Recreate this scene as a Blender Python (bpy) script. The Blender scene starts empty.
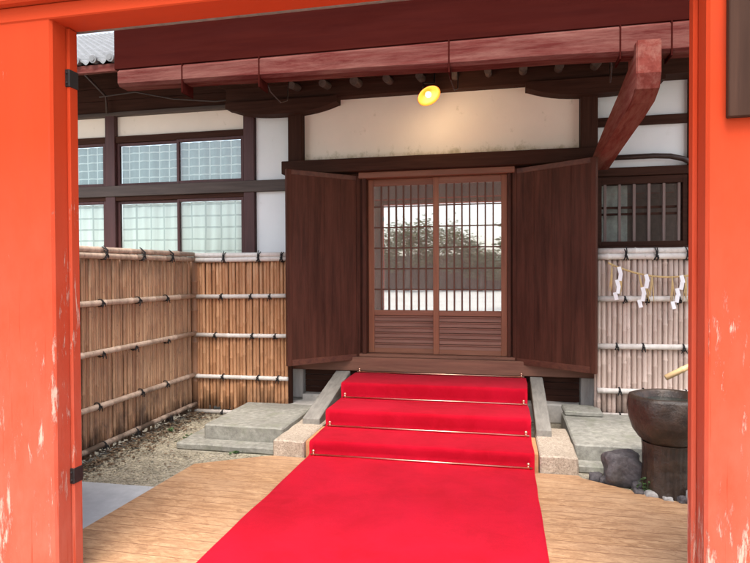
import bpy, bmesh, math, random
from mathutils import Vector, Matrix, noise as mnoise

random.seed(11)
SC = bpy.context.scene
COL = SC.collection
R = math.radians

# ---------------------------------------------------------------- objects
WORLD_LOC = {}


def tag(o, label=None, cat=None, group=None, kind=None):
    if label: o['label'] = label
    if cat: o['category'] = cat
    if group: o['group'] = group
    if kind: o['kind'] = kind
    return o


def thing(name, label, cat, loc=(0, 0, 0), group=None):
    o = bpy.data.objects.new(name, None)
    COL.objects.link(o)
    o.location = loc
    o.empty_display_size = 0.1
    WORLD_LOC[o.name] = Vector(loc)
    return tag(o, label, cat, group)


def build(name, bm, m, parent=None, loc=None, smooth=False, recalc=True):
    """link a bmesh (world coordinates) as ONE mesh object, as a child or at top level"""
    if recalc:
        bmesh.ops.recalc_face_normals(bm, faces=bm.faces[:])
    off = Vector((0, 0, 0))
    if parent is not None:
        off = WORLD_LOC[parent.name]
    elif loc is not None:
        off = Vector(loc)
    if off.length > 0:
        bmesh.ops.translate(bm, verts=bm.verts[:], vec=-off)
    me = bpy.data.meshes.new(name)
    bm.to_mesh(me)
    bm.free()
    if smooth:
        for p in me.polygons:
            p.use_smooth = True
    me.materials.append(m)
    o = bpy.data.objects.new(name, me)
    COL.objects.link(o)
    if parent is not None:
        o.parent = parent
    else:
        o.location = off
    WORLD_LOC[o.name] = off
    return o


def copy_tree(src, loc, label=None):
    """a copy of a thing with copies of its parts and sub-parts"""
    r = src.copy(); COL.objects.link(r); r.location = loc
    if label: r['label'] = label
    for ch in list(src.children):
        c = ch.copy(); COL.objects.link(c); c.parent = r
        for g in list(ch.children):
            d = g.copy(); COL.objects.link(d); d.parent = c
    return r


# ---------------------------------------------------------------- shapes
def B():
    return bmesh.new()


def box(bm, x0, x1, y0, y1, z0, z1, bev=0.004):
    t = bmesh.new()
    bmesh.ops.create_cube(t, size=1)
    for v in t.verts:
        v.co = Vector(((x0 + x1) / 2 + v.co.x * (x1 - x0), (y0 + y1) / 2 + v.co.y * (y1 - y0), (z0 + z1) / 2 + v.co.z * (z1 - z0)))
    if bev:
        bmesh.ops.bevel(t, geom=t.edges[:], offset=min(bev, 0.3 * min(x1 - x0, y1 - y0, z1 - z0)), segments=1, affect='EDGES')
    merge(bm, t)
    return bm


def merge(bm, t):
    lay = t.verts.layers.float.get('tint')
    if lay is not None:
        dst = bm.verts.layers.float.get('tint') or bm.verts.layers.float.new('tint')
    m = {}
    for v in t.verts:
        n = bm.verts.new(v.co)
        if lay is not None: n[dst] = v[lay]
        m[v] = n
    for f in t.faces:
        try:
            bm.faces.new([m[v] for v in f.verts])
        except ValueError:
            pass
    t.free()


def frame_at(d):
    d = d.normalized()
    a = Vector((0, 0, 1)) if abs(d.z) < 0.9 else Vector((1, 0, 0))
    s = d.cross(a).normalized()
    return s, s.cross(d).normalized()


def tube(bm, pts, rad, sides=8, tint=None, caps=True):
    pts = [Vector(p) for p in pts]
    n = len(pts)
    rads = rad if isinstance(rad, (list, tuple)) else [rad] * n
    lay = None
    if tint is not None:
        lay = bm.verts.layers.float.get('tint') or bm.verts.layers.float.new('tint')
    rings = []
    s = None
    for i, p in enumerate(pts):
        d = pts[min(i + 1, n - 1)] - pts[max(i - 1, 0)]
        d.normalize()
        if s is None:
            s, u = frame_at(d)
        else:
            s = (s - d * s.dot(d)).normalized()
        u = s.cross(d)
        ring = []
        for k in range(sides):
            a = 2 * math.pi * k / sides
            v = bm.verts.new(p + (s * math.cos(a) + u * math.sin(a)) * rads[i])
            if lay is not None: v[lay] = tint
            ring.append(v)
        rings.append(ring)
    for i in range(n - 1):
        for k in range(sides):
            bm.faces.new((rings[i][k], rings[i][(k + 1) % sides], rings[i + 1][(k + 1) % sides], rings[i + 1][k]))
    if caps:
        bm.faces.new(rings[0][::-1]); bm.faces.new(rings[-1])
    return bm


def cane(bm, a, b, r, sides=8, tint=0.5, node=0.3, bow=0.0):
    """a bamboo culm with swollen nodes"""
    a = Vector(a); b = Vector(b)
    L = (b - a).length
    d = (b - a) / L
    ts = [0.0]; rs = [r]
    t = random.uniform(0.1, 1) * node
    while t < L - 0.02:
        for dt, k in ((-0.012, 1.0), (-0.003, 1.13), (0.003, 1.13), (0.012, 0.96)):
            if 0 < t + dt < L:
                ts.append(t + dt); rs.append(r * k)
        t += node * random.uniform(0.8, 1.2)
    ts.append(L); rs.append(r * 0.97)
    s, u = frame_at(d)
    ph = random.random() * 6
    pts = [a + d * q + (s * math.sin(q / L * 3.1 + ph) + u * math.cos(q / L * 2.3 + ph)) * bow for q in ts]
    tube(bm, pts, rs, sides, tint)


def prism(bm, prof, x0, x1):
    """extrude a (y,z) outline along x"""
    a = [bm.verts.new((x0, y, z)) for y, z in prof]
    b = [bm.verts.new((x1, y, z)) for y, z in prof]
    n = len(prof)
    for i in range(n):
        bm.faces.new((a[i], a[(i + 1) % n], b[(i + 1) % n], b[i]))
    bm.faces.new(a[::-1]); bm.faces.new(b)
    return bm


def prism_y(bm, prof, y0, y1):
    """extrude an (x,z) outline along y"""
    a = [bm.verts.new((x, y0, z)) for x, z in prof]
    b = [bm.verts.new((x, y1, z)) for x, z in prof]
    n = len(prof)
    for i in range(n):
        bm.faces.new((a[i], a[(i + 1) % n], b[(i + 1) % n], b[i]))
    bm.faces.new(a[::-1]); bm.faces.new(b)
    return bm


def prism_z(bm, prof, z0, z1):
    a = [bm.verts.new((x, y, z0)) for x, y in prof]
    b = [bm.verts.new((x, y, z1)) for x, y in prof]
    n = len(prof)
    for i in range(n):
        bm.faces.new((a[i], a[(i + 1) % n], b[(i + 1) % n], b[i]))
    bm.faces.new(a[::-1]); bm.faces.new(b)
    return bm


def lathe(bm, prof, cx, cy, seg=32, wob=0.0, seed=0):
    rings = []
    for r, z in prof:
        ring = []
        for k in range(seg):
            a = 2 * math.pi * k / seg
            q = 1 + wob * mnoise.noise(Vector((math.cos(a) * 1.6 + seed, math.sin(a) * 1.6, z * 4)))
            ring.append(bm.verts.new((cx + r * q * math.cos(a), cy + r * q * math.sin(a), z)))
        rings.append(ring)
    for i in range(len(rings) - 1):
        for k in range(seg):
            bm.faces.new((rings[i][k], rings[i][(k + 1) % seg], rings[i + 1][(k + 1) % seg], rings[i + 1][k]))
    if prof[0][0] > 1e-4: bm.faces.new(rings[0][::-1])
    if prof[-1][0] > 1e-4: bm.faces.new(rings[-1])
    return bm


def rock(bm, c, s, seed, sub=3, amp=0.28, flat=0.0):
    t = bmesh.new()
    bmesh.ops.create_icosphere(t, subdivisions=sub, radius=1)
    for v in t.verts:
        p = v.co.copy()
        k = 1 + amp * mnoise.noise(p * 1.1 + Vector((seed, 0, 0))) + amp * 0.5 * mnoise.noise(p * 2.7 + Vector((0, seed, 0)))
        for ax, lim in ((0, 0.8), (1, 0.8), (2, 0.75)):
            p[ax] = max(-lim, min(lim, p[ax]))
        v.co = Vector((c[0] + p.x * k * s[0], c[1] + p.y * k * s[1], c[2] + p.z * k * s[2]))
    merge(bm, t)


def rough_block(bm, x0, x1, y0, y1, z0, z1, cell=0.08, amp=0.008, seed=0, bev=0.012):
    """a hewn stone block: bevelled box, subdivided and jittered"""
    t = bmesh.new()
    box(t, x0, x1, y0, y1, z0, z1, bev)
    for ax, lo, hi in ((0, x0, x1), (1, y0, y1), (2, z0, z1)):
        n = max(1, int((hi - lo) / cell))
        for i in range(1, n):
            co = [0, 0, 0]; no = [0, 0, 0]; co[ax] = lo + (hi - lo) * i / n; no[ax] = 1
            bmesh.ops.bisect_plane(t, geom=t.verts[:] + t.edges[:] + t.faces[:], plane_co=co, plane_no=no)
    for v in t.verts:
        p = v.co * 6 + Vector((seed * 3.7, 0, 0))
        v.co += Vector((mnoise.noise(p), mnoise.noise(p + Vector((9, 0, 0))), mnoise.noise(p + Vector((0, 9, 0))))) * amp
    merge(bm, t)


# ---------------------------------------------------------------- materials
def new_mat(name):
    m = bpy.data.materials.new(name)
    m.use_nodes = True
    nt = m.node_tree
    nt.nodes.clear()
    out = nt.nodes.new('ShaderNodeOutputMaterial')
    bs = nt.nodes.new('ShaderNodeBsdfPrincipled')
    nt.links.new(bs.outputs[0], out.inputs[0])
    return m, nt, bs, out


def N(nt, t, **kw):
    n = nt.nodes.new(t)
    for k, v in kw.items():
        if k in n.inputs.keys() if hasattr(n.inputs, 'keys') else False:
            n.inputs[k].default_value = v
        else:
            setattr(n, k, v)
    return n


def coords(nt, scale=(1, 1, 1), loc=(0, 0, 0), space='Object'):
    tc = nt.nodes.new('ShaderNodeTexCoord')
    mp = nt.nodes.new('ShaderNodeMapping')
    nt.links.new(tc.outputs[space], mp.inputs[0])
    mp.inputs['Scale'].default_value = scale
    mp.inputs['Location'].default_value = loc
    return mp.outputs[0]


def tex_noise(nt, vec, scale=5, detail=4, rough=0.55, dist=0.0):
    n = nt.nodes.new('ShaderNodeTexNoise')
    n.inputs['Scale'].default_value = scale
    n.inputs['Detail'].default_value = detail
    n.inputs['Roughness'].default_value = rough
    n.inputs['Distortion'].default_value = dist
    nt.links.new(vec, n.inputs['Vector'])
    return n.outputs['Fac']


def ramp(nt, fac, stops):
    r = nt.nodes.new('ShaderNodeValToRGB')
    el = r.color_ramp.elements
    while len(el) > 1: el.remove(el[-1])
    el[0].position = stops[0][0]; el[0].color = col(stops[0][1])
    for p, c in stops[1:]:
        e = el.new(p); e.color = col(c)
    nt.links.new(fac, r.inputs[0])
    return r.outputs[0]


def col(c):
    if isinstance(c, (int, float)): return (c, c, c, 1)
    return (c[0], c[1], c[2], 1)


def mix(nt, fac, a, b, mode='MIX'):
    n = nt.nodes.new('ShaderNodeMix')
    n.data_type = 'RGBA'; n.blend_type = mode
    for sock, v in ((n.inputs['Factor'], fac), (n.inputs[6], a), (n.inputs[7], b)):
        if isinstance(v, (int, float)): sock.default_value = v if sock.type == 'VALUE' else col(v)
        elif isinstance(v, tuple): sock.default_value = col(v)
        else: nt.links.new(v, sock)
    return n.outputs[2]


def math_(nt, op, a, b=None, clamp=False):
    n = nt.nodes.new('ShaderNodeMath'); n.operation = op; n.use_clamp = clamp
    for i, v in enumerate((a, b)):
        if v is None: continue
        if isinstance(v, (int, float)): n.inputs[i].default_value = v
        else: nt.links.new(v, n.inputs[i])
    return n.outputs[0]


def bump(nt, bs, h, strength=0.3, dist=0.01):
    b = nt.nodes.new('ShaderNodeBump')
    b.inputs['Strength'].default_value = strength
    b.inputs['Distance'].default_value = dist
    nt.links.new(h, b.inputs['Height'])
    nt.links.new(b.outputs[0], bs.inputs['Normal'])


def objz(nt, axis=2):
    tc = nt.nodes.new('ShaderNodeTexCoord')
    sp = nt.nodes.new('ShaderNodeSeparateXYZ')
    nt.links.new(tc.outputs['Object'], sp.inputs[0])
    return sp.outputs[axis]


AX = {'x': (0.06, 1, 1), 'y': (1, 0.06, 1), 'z': (1, 1, 0.06)}


def wood(name, dark, light, axis='z', scale=28, rough=0.6, bmp=0.25, patch=None, patch_amt=0.5, spec=0.4):
    m, nt, bs, out = new_mat(name)
    v = coords(nt, AX[axis])
    g = tex_noise(nt, v, scale, 6, 0.62, 0.4)
    c = ramp(nt, g, [(0.28, dark), (0.72, light)])
    v2 = coords(nt, tuple(0.35 if q < 1 else 1 for q in AX[axis]), (3, 1, 7))
    g2 = tex_noise(nt, v2, 3.2, 5, 0.6)
    c = mix(nt, math_(nt, 'MULTIPLY', g2, 0.5), c, dark)
    if patch:
        v3 = coords(nt, tuple(0.12 if q < 1 else 1 for q in AX[axis]), (1, 5, 2))
        g3 = tex_noise(nt, v3, 10, 9, 0.76, 0.3)
        f = ramp(nt, g3, [(0.42, 0.0), (0.72, 1.0)])
        c = mix(nt, math_(nt, 'MULTIPLY', f, patch_amt), c, patch)
    nt.links.new(c, bs.inputs['Base Color'])
    rr = nt.nodes.new('ShaderNodeMapRange')
    nt.links.new(g2, rr.inputs[0]); rr.inputs[3].default_value = rough - 0.12; rr.inputs[4].default_value = rough + 0.15
    nt.links.new(rr.outputs[0], bs.inputs['Roughness'])
    bs.inputs['Specular IOR Level'].default_value = spec
    bump(nt, bs, g, bmp, 0.006)
    return m


def vermilion(name, base=(0.43, 0.041, 0.010), axis='z', peel=True):
    m, nt, bs, out = new_mat(name)
    v = coords(nt, (1, 1, 0.25) if axis == 'z' else (0.25, 1, 1))
    g = tex_noise(nt, v, 2.2, 5, 0.6)
    c = ramp(nt, g, [(0.3, tuple(q * 0.82 for q in base)), (0.7, base)])
    grain = tex_noise(nt, coords(nt, AX[axis]), 40, 5, 0.6, 0.3)
    c = mix(nt, math_(nt, 'MULTIPLY', grain, 0.25), c, tuple(q * 0.7 for q in base))
    # sun-faded, chalky low down
    fade = tex_noise(nt, coords(nt, (1, 1, 0.5), (4, 2, 0)), 5, 6, 0.7)
    if peel:
        z = objz(nt)
        low = nt.nodes.new('ShaderNodeMapRange')
        nt.links.new(z, low.inputs[0])
        low.inputs[1].default_value = 2.3; low.inputs[2].default_value = 0.3
        low.inputs[3].default_value = 0.0; low.inputs[4].default_value = 1.0
        fz = math_(nt, 'MULTIPLY', math_(nt, 'MULTIPLY', fade, low.outputs[0]), 1.15, True)
        c = mix(nt, fz, c, (0.44, 0.125, 0.082))
        chip = tex_noise(nt, coords(nt, (1, 1, 0.16), (1.3, 4.4, 0.6)), 24, 9, 0.78, 0.2)
        big = tex_noise(nt, coords(nt, (1, 1, 0.45), (2.3, 0.4, 1.6)), 2.6, 3, 0.5)
        s = math_(nt, 'ADD', chip, math_(nt, 'MULTIPLY', math_(nt, 'SUBTRACT', big, 0.5), 0.55))
        s = math_(nt, 'ADD', s, math_(nt, 'MULTIPLY', math_(nt, 'SUBTRACT', low.outputs[0], 1.0), 0.2))
        f = ramp(nt, s, [(0.522, 0.0), (0.58, 0.75)])
        crack = tex_noise(nt, coords(nt, (1, 1, 0.025), (7, 2, 0)), 46, 4, 0.6, 0.2)
        cf = ramp(nt, math_(nt, 'ADD', crack, math_(nt, 'MULTIPLY', low.outputs[0], 0.05)), [(0.66, 0.0), (0.70, 0.7)])
        c = mix(nt, cf, c, (0.33, 0.04, 0.015))
        grime = tex_noise(nt, coords(nt, (1, 1, 0.35), (9, 9, 1)), 4, 7, 0.7, 0.5)
        c = mix(nt, ramp(nt, grime, [(0.52, 0.0), (0.75, 0.35)]), c, (0.30, 0.035, 0.015))
        c = mix(nt, f, c, (0.58, 0.36, 0.28))
        hgt = math_(nt, 'SUBTRACT', math_(nt, 'MULTIPLY', grain, 0.3), f)
    else:
        hgt = math_(nt, 'MULTIPLY', grain, 0.4)
    nt.links.new(c, bs.inputs['Base Color'])
    bs.inputs['Roughness'].default_value = 0.8
    bs.inputs['Specular IOR Level'].default_value = 0.1
    bump(nt, bs, hgt, 0.6, 0.005)
    return m


def plaster(name, base, stain, low_z=None):
    m, nt, bs, out = new_mat(name)
    g = tex_noise(nt, coords(nt), 1.6, 5, 0.6)
    c = ramp(nt, g, [(0.35, tuple(q * 0.93 for q in base)), (0.7, base)])
    sp = tex_noise(nt, coords(nt, (1, 1, 0.7)), 9, 7, 0.7)
    if low_z is not None:
        z = objz(nt)
        mr = nt.nodes.new('ShaderNodeMapRange')
        nt.links.new(z, mr.inputs[0])
        mr.inputs[1].default_value = low_z + 0.16; mr.inputs[2].default_value = low_z
        s = math_(nt, 'ADD', math_(nt, 'MULTIPLY', mr.outputs[0], 0.22), sp)
        f = ramp(nt, s, [(0.62, 0.0), (0.8, 0.8)])
    else:
        f = ramp(nt, sp, [(0.6, 0.0), (0.85, 0.45)])
    c = mix(nt, f, c, stain)
    nt.links.new(c, bs.inputs['Base Color'])
    bs.inputs['Roughness'].default_value = 0.9
    fine = tex_noise(nt, coords(nt), 120, 3, 0.6)
    bump(nt, bs, fine, 0.12, 0.003)
    return m


def stone(name, dark, light, scale=14, speck=None, rough=0.85, bmp=0.5, moss=None):
    m, nt, bs, out = new_mat(name)
    g = tex_noise(nt, coords(nt), scale, 8, 0.66)
    c = ramp(nt, g, [(0.3, dark), (0.7, light)])
    big = tex_noise(nt, coords(nt), 2.3, 4, 0.6)
    c = mix(nt, ramp(nt, big, [(0.42, 0.0), (0.68, 0.55)]), c, dark)
    if speck:
        vo = nt.nodes.new('ShaderNodeTexVoronoi'); vo.inputs['Scale'].default_value = 120
        nt.links.new(coords(nt), vo.inputs['Vector'])
        f = ramp(nt, vo.outputs['Color'], [(0.55, 0.0), (0.8, 0.6)])
        c = mix(nt, f, c, speck)
    if moss:
        g3 = tex_noise(nt, coords(nt, (1, 1, 1), (3, 3, 3)), 3.5, 7, 0.7)
        c = mix(nt, ramp(nt, g3, [(0.52, 0.0), (0.68, 0.7)]), c, moss)
    nt.links.new(c, bs.inputs['Base Color'])
    bs.inputs['Roughness'].default_value = rough
    bump(nt, bs, g, bmp, 0.012)
    return m


def bamboo(name, a, b, dirt=(0.1, 0.075, 0.055), dirt_amt=0.5, rough=0.5):
    m, nt, bs, out = new_mat(name)
    at = nt.nodes.new('ShaderNodeAttribute'); at.attribute_name = 'tint'
    c = mix(nt, at.outputs['Fac'], a, b)
    g = tex_noise(nt, coords(nt, (1, 1, 0.15)), 22, 6, 0.65)
    c = mix(nt, math_(nt, 'MULTIPLY', ramp(nt, g, [(0.45, 0.0), (0.75, 1.0)]), dirt_amt), c, dirt)
    g2 = tex_noise(nt, coords(nt, (1, 1, 0.8), (5, 5, 5)), 3.1, 6, 0.65)
    c = mix(nt, ramp(nt, g2, [(0.5, 0.0), (0.75, dirt_amt)]), c, dirt)
    g3 = tex_noise(nt, coords(nt, (1, 1, 0.5), (2, 8, 1)), 34, 5, 0.7)
    c = mix(nt, ramp(nt, g3, [(0.6, 0.0), (0.7, dirt_amt * 1.3)]), c, tuple(q * 0.6 for q in dirt))
    z = objz(nt)
    mr = nt.nodes.new('ShaderNodeMapRange'); nt.links.new(z, mr.inputs[0])
    mr.inputs[1].default_value = 0.55; mr.inputs[2].default_value = 0.05; mr.inputs[3].default_value = -0.12; mr.inputs[4].default_value = 0.22
    c = mix(nt, ramp(nt, math_(nt, 'ADD', g2, mr.outputs[0]), [(0.52, 0.0), (0.72, dirt_amt * 1.5)]), c, tuple(q * 0.55 for q in dirt))
    nt.links.new(c, bs.inputs['Base Color'])
    bs.inputs['Roughness'].default_value = rough
    bs.inputs['Specular IOR Level'].default_value = 0.3
    bump(nt, bs, g, 0.2, 0.003)
    return m


def plain(name, c, rough=0.6, metal=0.0, spec=0.4, var=0.25, scale=20):
    m, nt, bs, out = new_mat(name)
    g = tex_noise(nt, coords(nt), scale, 5, 0.6)
    cc = ramp(nt, g, [(0.3, tuple(q * (1 - var) for q in c)), (0.7, tuple(min(1, q * (1 + var * 0.4)) for q in c))])
    nt.links.new(cc, bs.inputs['Base Color'])
    bs.inputs['Roughness'].default_value = rough
    bs.inputs['Metallic'].default_value = metal
    bs.inputs['Specular IOR Level'].default_value = spec
    bump(nt, bs, g, 0.15, 0.004)
    return m


def glass_mat(name, refl, tint=(0.9, 0.95, 0.95), wavy=0.02, diffuse_lift=None):
    m = bpy.data.materials.new(name); m.use_nodes = True
    nt = m.node_tree; nt.nodes.clear()
    out = nt.nodes.new('ShaderNodeOutputMaterial')
    gl = nt.nodes.new('ShaderNodeBsdfGlossy'); gl.inputs['Roughness'].default_value = 0.015
    gl.inputs['Color'].default_value = (0.95, 0.97, 0.97, 1)
    tr = nt.nodes.new('ShaderNodeBsdfTransparent'); tr.inputs['Color'].default_value = col(tint)
    if diffuse_lift:  # beige diffuse share added to brighten the pane over the dim curtain
        df = nt.nodes.new('ShaderNodeBsdfDiffuse'); df.inputs['Color'].default_value = col(diffuse_lift[1])
        m2 = nt.nodes.new('ShaderNodeMixShader'); m2.inputs[0].default_value = diffuse_lift[0]
        nt.links.new(tr.outputs[0], m2.inputs[1]); nt.links.new(df.outputs[0], m2.inputs[2]); tr = m2
    mx = nt.nodes.new('ShaderNodeMixShader'); mx.inputs[0].default_value = refl
    nt.links.new(tr.outputs[0], mx.inputs[1]); nt.links.new(gl.outputs[0], mx.inputs[2])
    nt.links.new(mx.outputs[0], out.inputs[0])
    g = tex_noise(nt, coords(nt), 2.0, 2, 0.5)
    b = nt.nodes.new('ShaderNodeBump'); b.inputs['Strength'].default_value = wavy; b.inputs['Distance'].default_value = 0.05
    nt.links.new(g, b.inputs['Height']); nt.links.new(b.outputs[0], gl.inputs['Normal'])
    return m


def curtain_mat(name, base, line, sx, sz, w=0.06):
    """pleated cloth with a woven window-check"""
    m, nt, bs, out = new_mat(name)
    tc = nt.nodes.new('ShaderNodeTexCoord')
    sp = nt.nodes.new('ShaderNodeSeparateXYZ'); nt.links.new(tc.outputs['Object'], sp.inputs[0])
    wob = tex_noise(nt, coords(nt), 1.5, 2, 0.5)
    fs = []
    for o, s in ((sp.outputs[0], sx), (sp.outputs[2], sz)):
        q = math_(nt, 'ADD', math_(nt, 'DIVIDE', o, s), math_(nt, 'MULTIPLY', wob, 0.18))
        q = math_(nt, 'FRACT', q)
        fs.append(math_(nt, 'LESS_THAN', q, w * 0.1 / s))
    f = math_(nt, 'MAXIMUM', fs[0], fs[1])
    g = tex_noise(nt, coords(nt, (1, 1, 0.05)), 9, 4, 0.6)
    c = ramp(nt, g, [(0.3, tuple(q * 0.78 for q in base)), (0.65, base)])
    c = mix(nt, math_(nt, 'MULTIPLY', f, 0.75), c, line)
    nt.links.new(c, bs.inputs['Base Color'])
    bs.inputs['Roughness'].default_value = 0.9
    return m


M = {}
M['vermilion'] = vermilion('vermilion paint')
M['vermilion_beam'] = vermilion('vermilion beam paint', axis='x', peel=False)
M['vermilion_dark'] = vermilion('old red paint', (0.42, 0.05, 0.02))
M['maroon'] = wood('maroon boards', (0.030, 0.0045, 0.0035), (0.052, 0.008, 0.0055), 'x', 18, 0.9, 0.15, (0.058, 0.012, 0.010), 0.3, spec=0.02)
M['faded_red'] = wood('weathered red timber', (0.075, 0.014, 0.012), (0.125, 0.030, 0.025), 'x', 34, 0.9, 0.6, (0.27, 0.135, 0.108), 0.6, 0.04)
M['faded_red_y'] = wood('weathered red bracket', (0.13, 0.027, 0.02), (0.21, 0.053, 0.04), 'y', 26, 0.9, 0.4, (0.31, 0.16, 0.125), 0.65, 0.04)
M['dark_x'] = wood('dark timber along', (0.032, 0.0125, 0.008), (0.075, 0.031, 0.02), 'x', 30, 0.7, 0.35, spec=0.1)
M['dark_y'] = wood('dark timber deep', (0.032, 0.0125, 0.008), (0.075, 0.031, 0.02), 'y', 30, 0.7, 0.35, spec=0.1)
M['dark_z'] = wood('dark timber upright', (0.032, 0.0125, 0.008), (0.075, 0.031, 0.02), 'z', 30, 0.7, 0.35, spec=0.1)
M['grey_beam'] = wood('greyed timber', (0.05, 0.035, 0.03), (0.12, 0.085, 0.07), 'x', 30, 0.7)
M['maroon_z'] = wood('maroon window timber', (0.05, 0.016, 0.015), (0.10, 0.034, 0.03), 'z', 30, 0.55)
M['shutter'] = wood('shutter boards', (0.034, 0.0115, 0.0065), (0.112, 0.038, 0.023), 'z', 17, 0.6, 0.3, (0.145, 0.05, 0.032), 0.5, 0.15)
M['shutter_x'] = wood('shutter rail', (0.06, 0.017, 0.010), (0.16, 0.055, 0.03), 'x', 24, 0.5)
M['door_z'] = wood('sliding door stile', (0.20, 0.068, 0.032), (0.38, 0.15, 0.075), 'z', 26, 0.5)
M['door_x'] = wood('sliding door rail', (0.18, 0.065, 0.034), (0.34, 0.14, 0.08), 'x', 26, 0.5)
M['door_slat'] = wood('door slats', (0.17, 0.072, 0.046), (0.33, 0.155, 0.105), 'x', 26, 0.6)
M['lattice'] = wood('lattice bars', (0.09, 0.033, 0.018), (0.19, 0.075, 0.045), 'z', 26, 0.6)
M['bar'] = wood('window bars', (0.16, 0.105, 0.09), (0.30, 0.21, 0.185), 'z', 26, 0.8)
M['sill'] = wood('sill timber', (0.13, 0.053, 0.033), (0.29, 0.13, 0.08), 'x', 24, 0.6)
M['weather_z'] = wood('silvered post', (0.42, 0.38, 0.34), (0.68, 0.63, 0.57), 'z', 22, 0.85, 0.5, (0.16, 0.10, 0.08), 0.5)
M['weather_y'] = wood('silvered stringer', (0.16, 0.145, 0.125), (0.33, 0.305, 0.265), 'y', 22, 0.85, 0.4)
M['step_wood'] = wood('step boards', (0.42, 0.19, 0.08), (0.6, 0.32, 0.16), 'x', 22, 0.6)
M['sign'] = wood('sign board', (0.028, 0.011, 0.006), (0.062, 0.027, 0.016), 'z', 20, 0.7, 0.4, spec=0.15)
M['log'] = wood('log end', (0.055, 0.033, 0.025), (0.15, 0.10, 0.08), 'y', 18, 0.8)
M['cream'] = plaster('cream plaster', (0.93, 0.81, 0.69), (0.50, 0.42, 0.27), 2.9)
M['white'] = plaster('white plaster', (0.92, 0.92, 0.91), (0.6, 0.57, 0.52))
M['back_wood'] = wood('unpainted gate back', (0.10, 0.075, 0.06), (0.2, 0.155, 0.125), 'z', 22, 0.8, 0.3)
M['iron'] = plain('black iron', (0.03, 0.028, 0.027), 0.5, 0.6)
M['brass'] = plain('copper rod', (0.78, 0.47, 0.33), 0.3, 1.0, var=0.15)
M['fence_brown'] = bamboo('brown bamboo', (0.28, 0.135, 0.072), (0.52, 0.315, 0.18), (0.12, 0.075, 0.055), 0.5)
M['fence_tan'] = bamboo('tan bamboo', (0.40, 0.18, 0.08), (0.58, 0.31, 0.16), (0.22, 0.12, 0.065), 0.35)
M['fence_pale'] = bamboo('pale bamboo', (0.46, 0.345, 0.285), (0.60, 0.47, 0.40), (0.36, 0.24, 0.185), 0.4)
M['rail'] = bamboo('bamboo rail', (0.40, 0.31, 0.23), (0.66, 0.56, 0.45), (0.17, 0.12, 0.085), 0.5)
M['rail_brown'] = bamboo('brown bamboo rail', (0.34, 0.24, 0.18), (0.52, 0.39, 0.30), (0.11, 0.075, 0.055), 0.6)
M['rail_pale'] = bamboo('pale bamboo rail', (0.58, 0.52, 0.47), (0.74, 0.68, 0.62), (0.28, 0.23, 0.19), 0.3)
M['spout'] = bamboo('yellow bamboo', (0.62, 0.42, 0.2), (0.7, 0.5, 0.26), (0.4, 0.25, 0.12), 0.3, 0.35)
M['rope'] = plain('black hemp rope', (0.018, 0.016, 0.016), 0.9)
M['straw'] = plain('straw', (0.62, 0.43, 0.2), 0.8)
M['paper'] = plain('white paper', (0.86, 0.83, 0.84), 0.8, var=0.06)
M['stone'] = stone('grey stone', (0.17, 0.16, 0.135), (0.37, 0.355, 0.30), 20, moss=(0.17, 0.175, 0.115))
M['stone_pale'] = stone('pale stone', (0.36, 0.335, 0.30), (0.58, 0.54, 0.49), 16)
M['granite'] = stone('tan granite', (0.34, 0.27, 0.20), (0.56, 0.46, 0.36), 40, (0.2, 0.15, 0.11), 0.85, 0.7)
M['basin'] = stone('wet brown stone', (0.014, 0.008, 0.005), (0.062, 0.036, 0.023), 15, None, 0.42, 0.9, moss=(0.07, 0.052, 0.038))
M['rock'] = stone('purple grey rock', (0.04, 0.034, 0.037), (0.14, 0.122, 0.125), 22, None, 0.7, 1.0, moss=(0.10, 0.085, 0.07))
M['pebble'] = stone('pale pebble', (0.2, 0.19, 0.18), (0.48, 0.45, 0.42), 10, None, 0.7, 0.3)
M['slab'] = stone('smooth concrete', (0.36, 0.37, 0.38), (0.48, 0.49, 0.50), 8, None, 0.8, 0.1)
M['tile'] = plain('pale roof tile', (0.22, 0.225, 0.23), 0.6, var=0.2, scale=5)
M['leaf_dry'] = plain('dry leaf', (0.13, 0.08, 0.045), 0.8, var=0.7, scale=9)
M['weed'] = plain('weed', (0.06, 0.11, 0.035), 0.6, var=0.4, scale=6)
M['pebbles'] = plain('gravel stones', (0.33, 0.285, 0.205), 0.9, var=0.5, scale=7)
M['glass'] = glass_mat('door glass', 0.44, wavy=0.004, diffuse_lift=(0.42, (0.66, 0.55, 0.46)))
M['glass_window'] = glass_mat('window glass', 0.07, (0.93, 0.96, 0.95))
M['curtain'] = curtain_mat('beige curtain', (0.84, 0.74, 0.66), (0.5, 0.42, 0.36), 0.018, 9.0, 0.03)
M['curtain_upper'] = curtain_mat('teal check curtain', (0.27, 0.36, 0.37), (0.75, 0.82, 0.80), 0.145, 0.105, 0.15)
M['curtain_lower'] = curtain_mat('pale check curtain', (0.80, 0.86, 0.82), (0.30, 0.37, 0.37), 0.20, 0.145, 0.2)
M['interior'] = plain('dark interior', (0.12, 0.075, 0.06), 0.9)
M['trunk'] = stone('bark', (0.06, 0.045, 0.035), (0.14, 0.11, 0.085), 12)
M['leaves'] = plain('foliage', (0.13, 0.17, 0.075), 0.6, var=0.4, scale=1.3)
M['lampshade'] = plain('lamp enamel', (0.55, 0.17, 0.022), 0.35, var=0.1)
M['lamp_outer'] = plain('lamp outside', (0.10, 0.07, 0.04), 0.4)
M['water'] = plain('dark water', (0.03, 0.035, 0.03), 0.05, spec=0.6, var=0.1)
M['pipe'] = plain('brown drain pipe', (0.05, 0.028, 0.022), 0.4)

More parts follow.
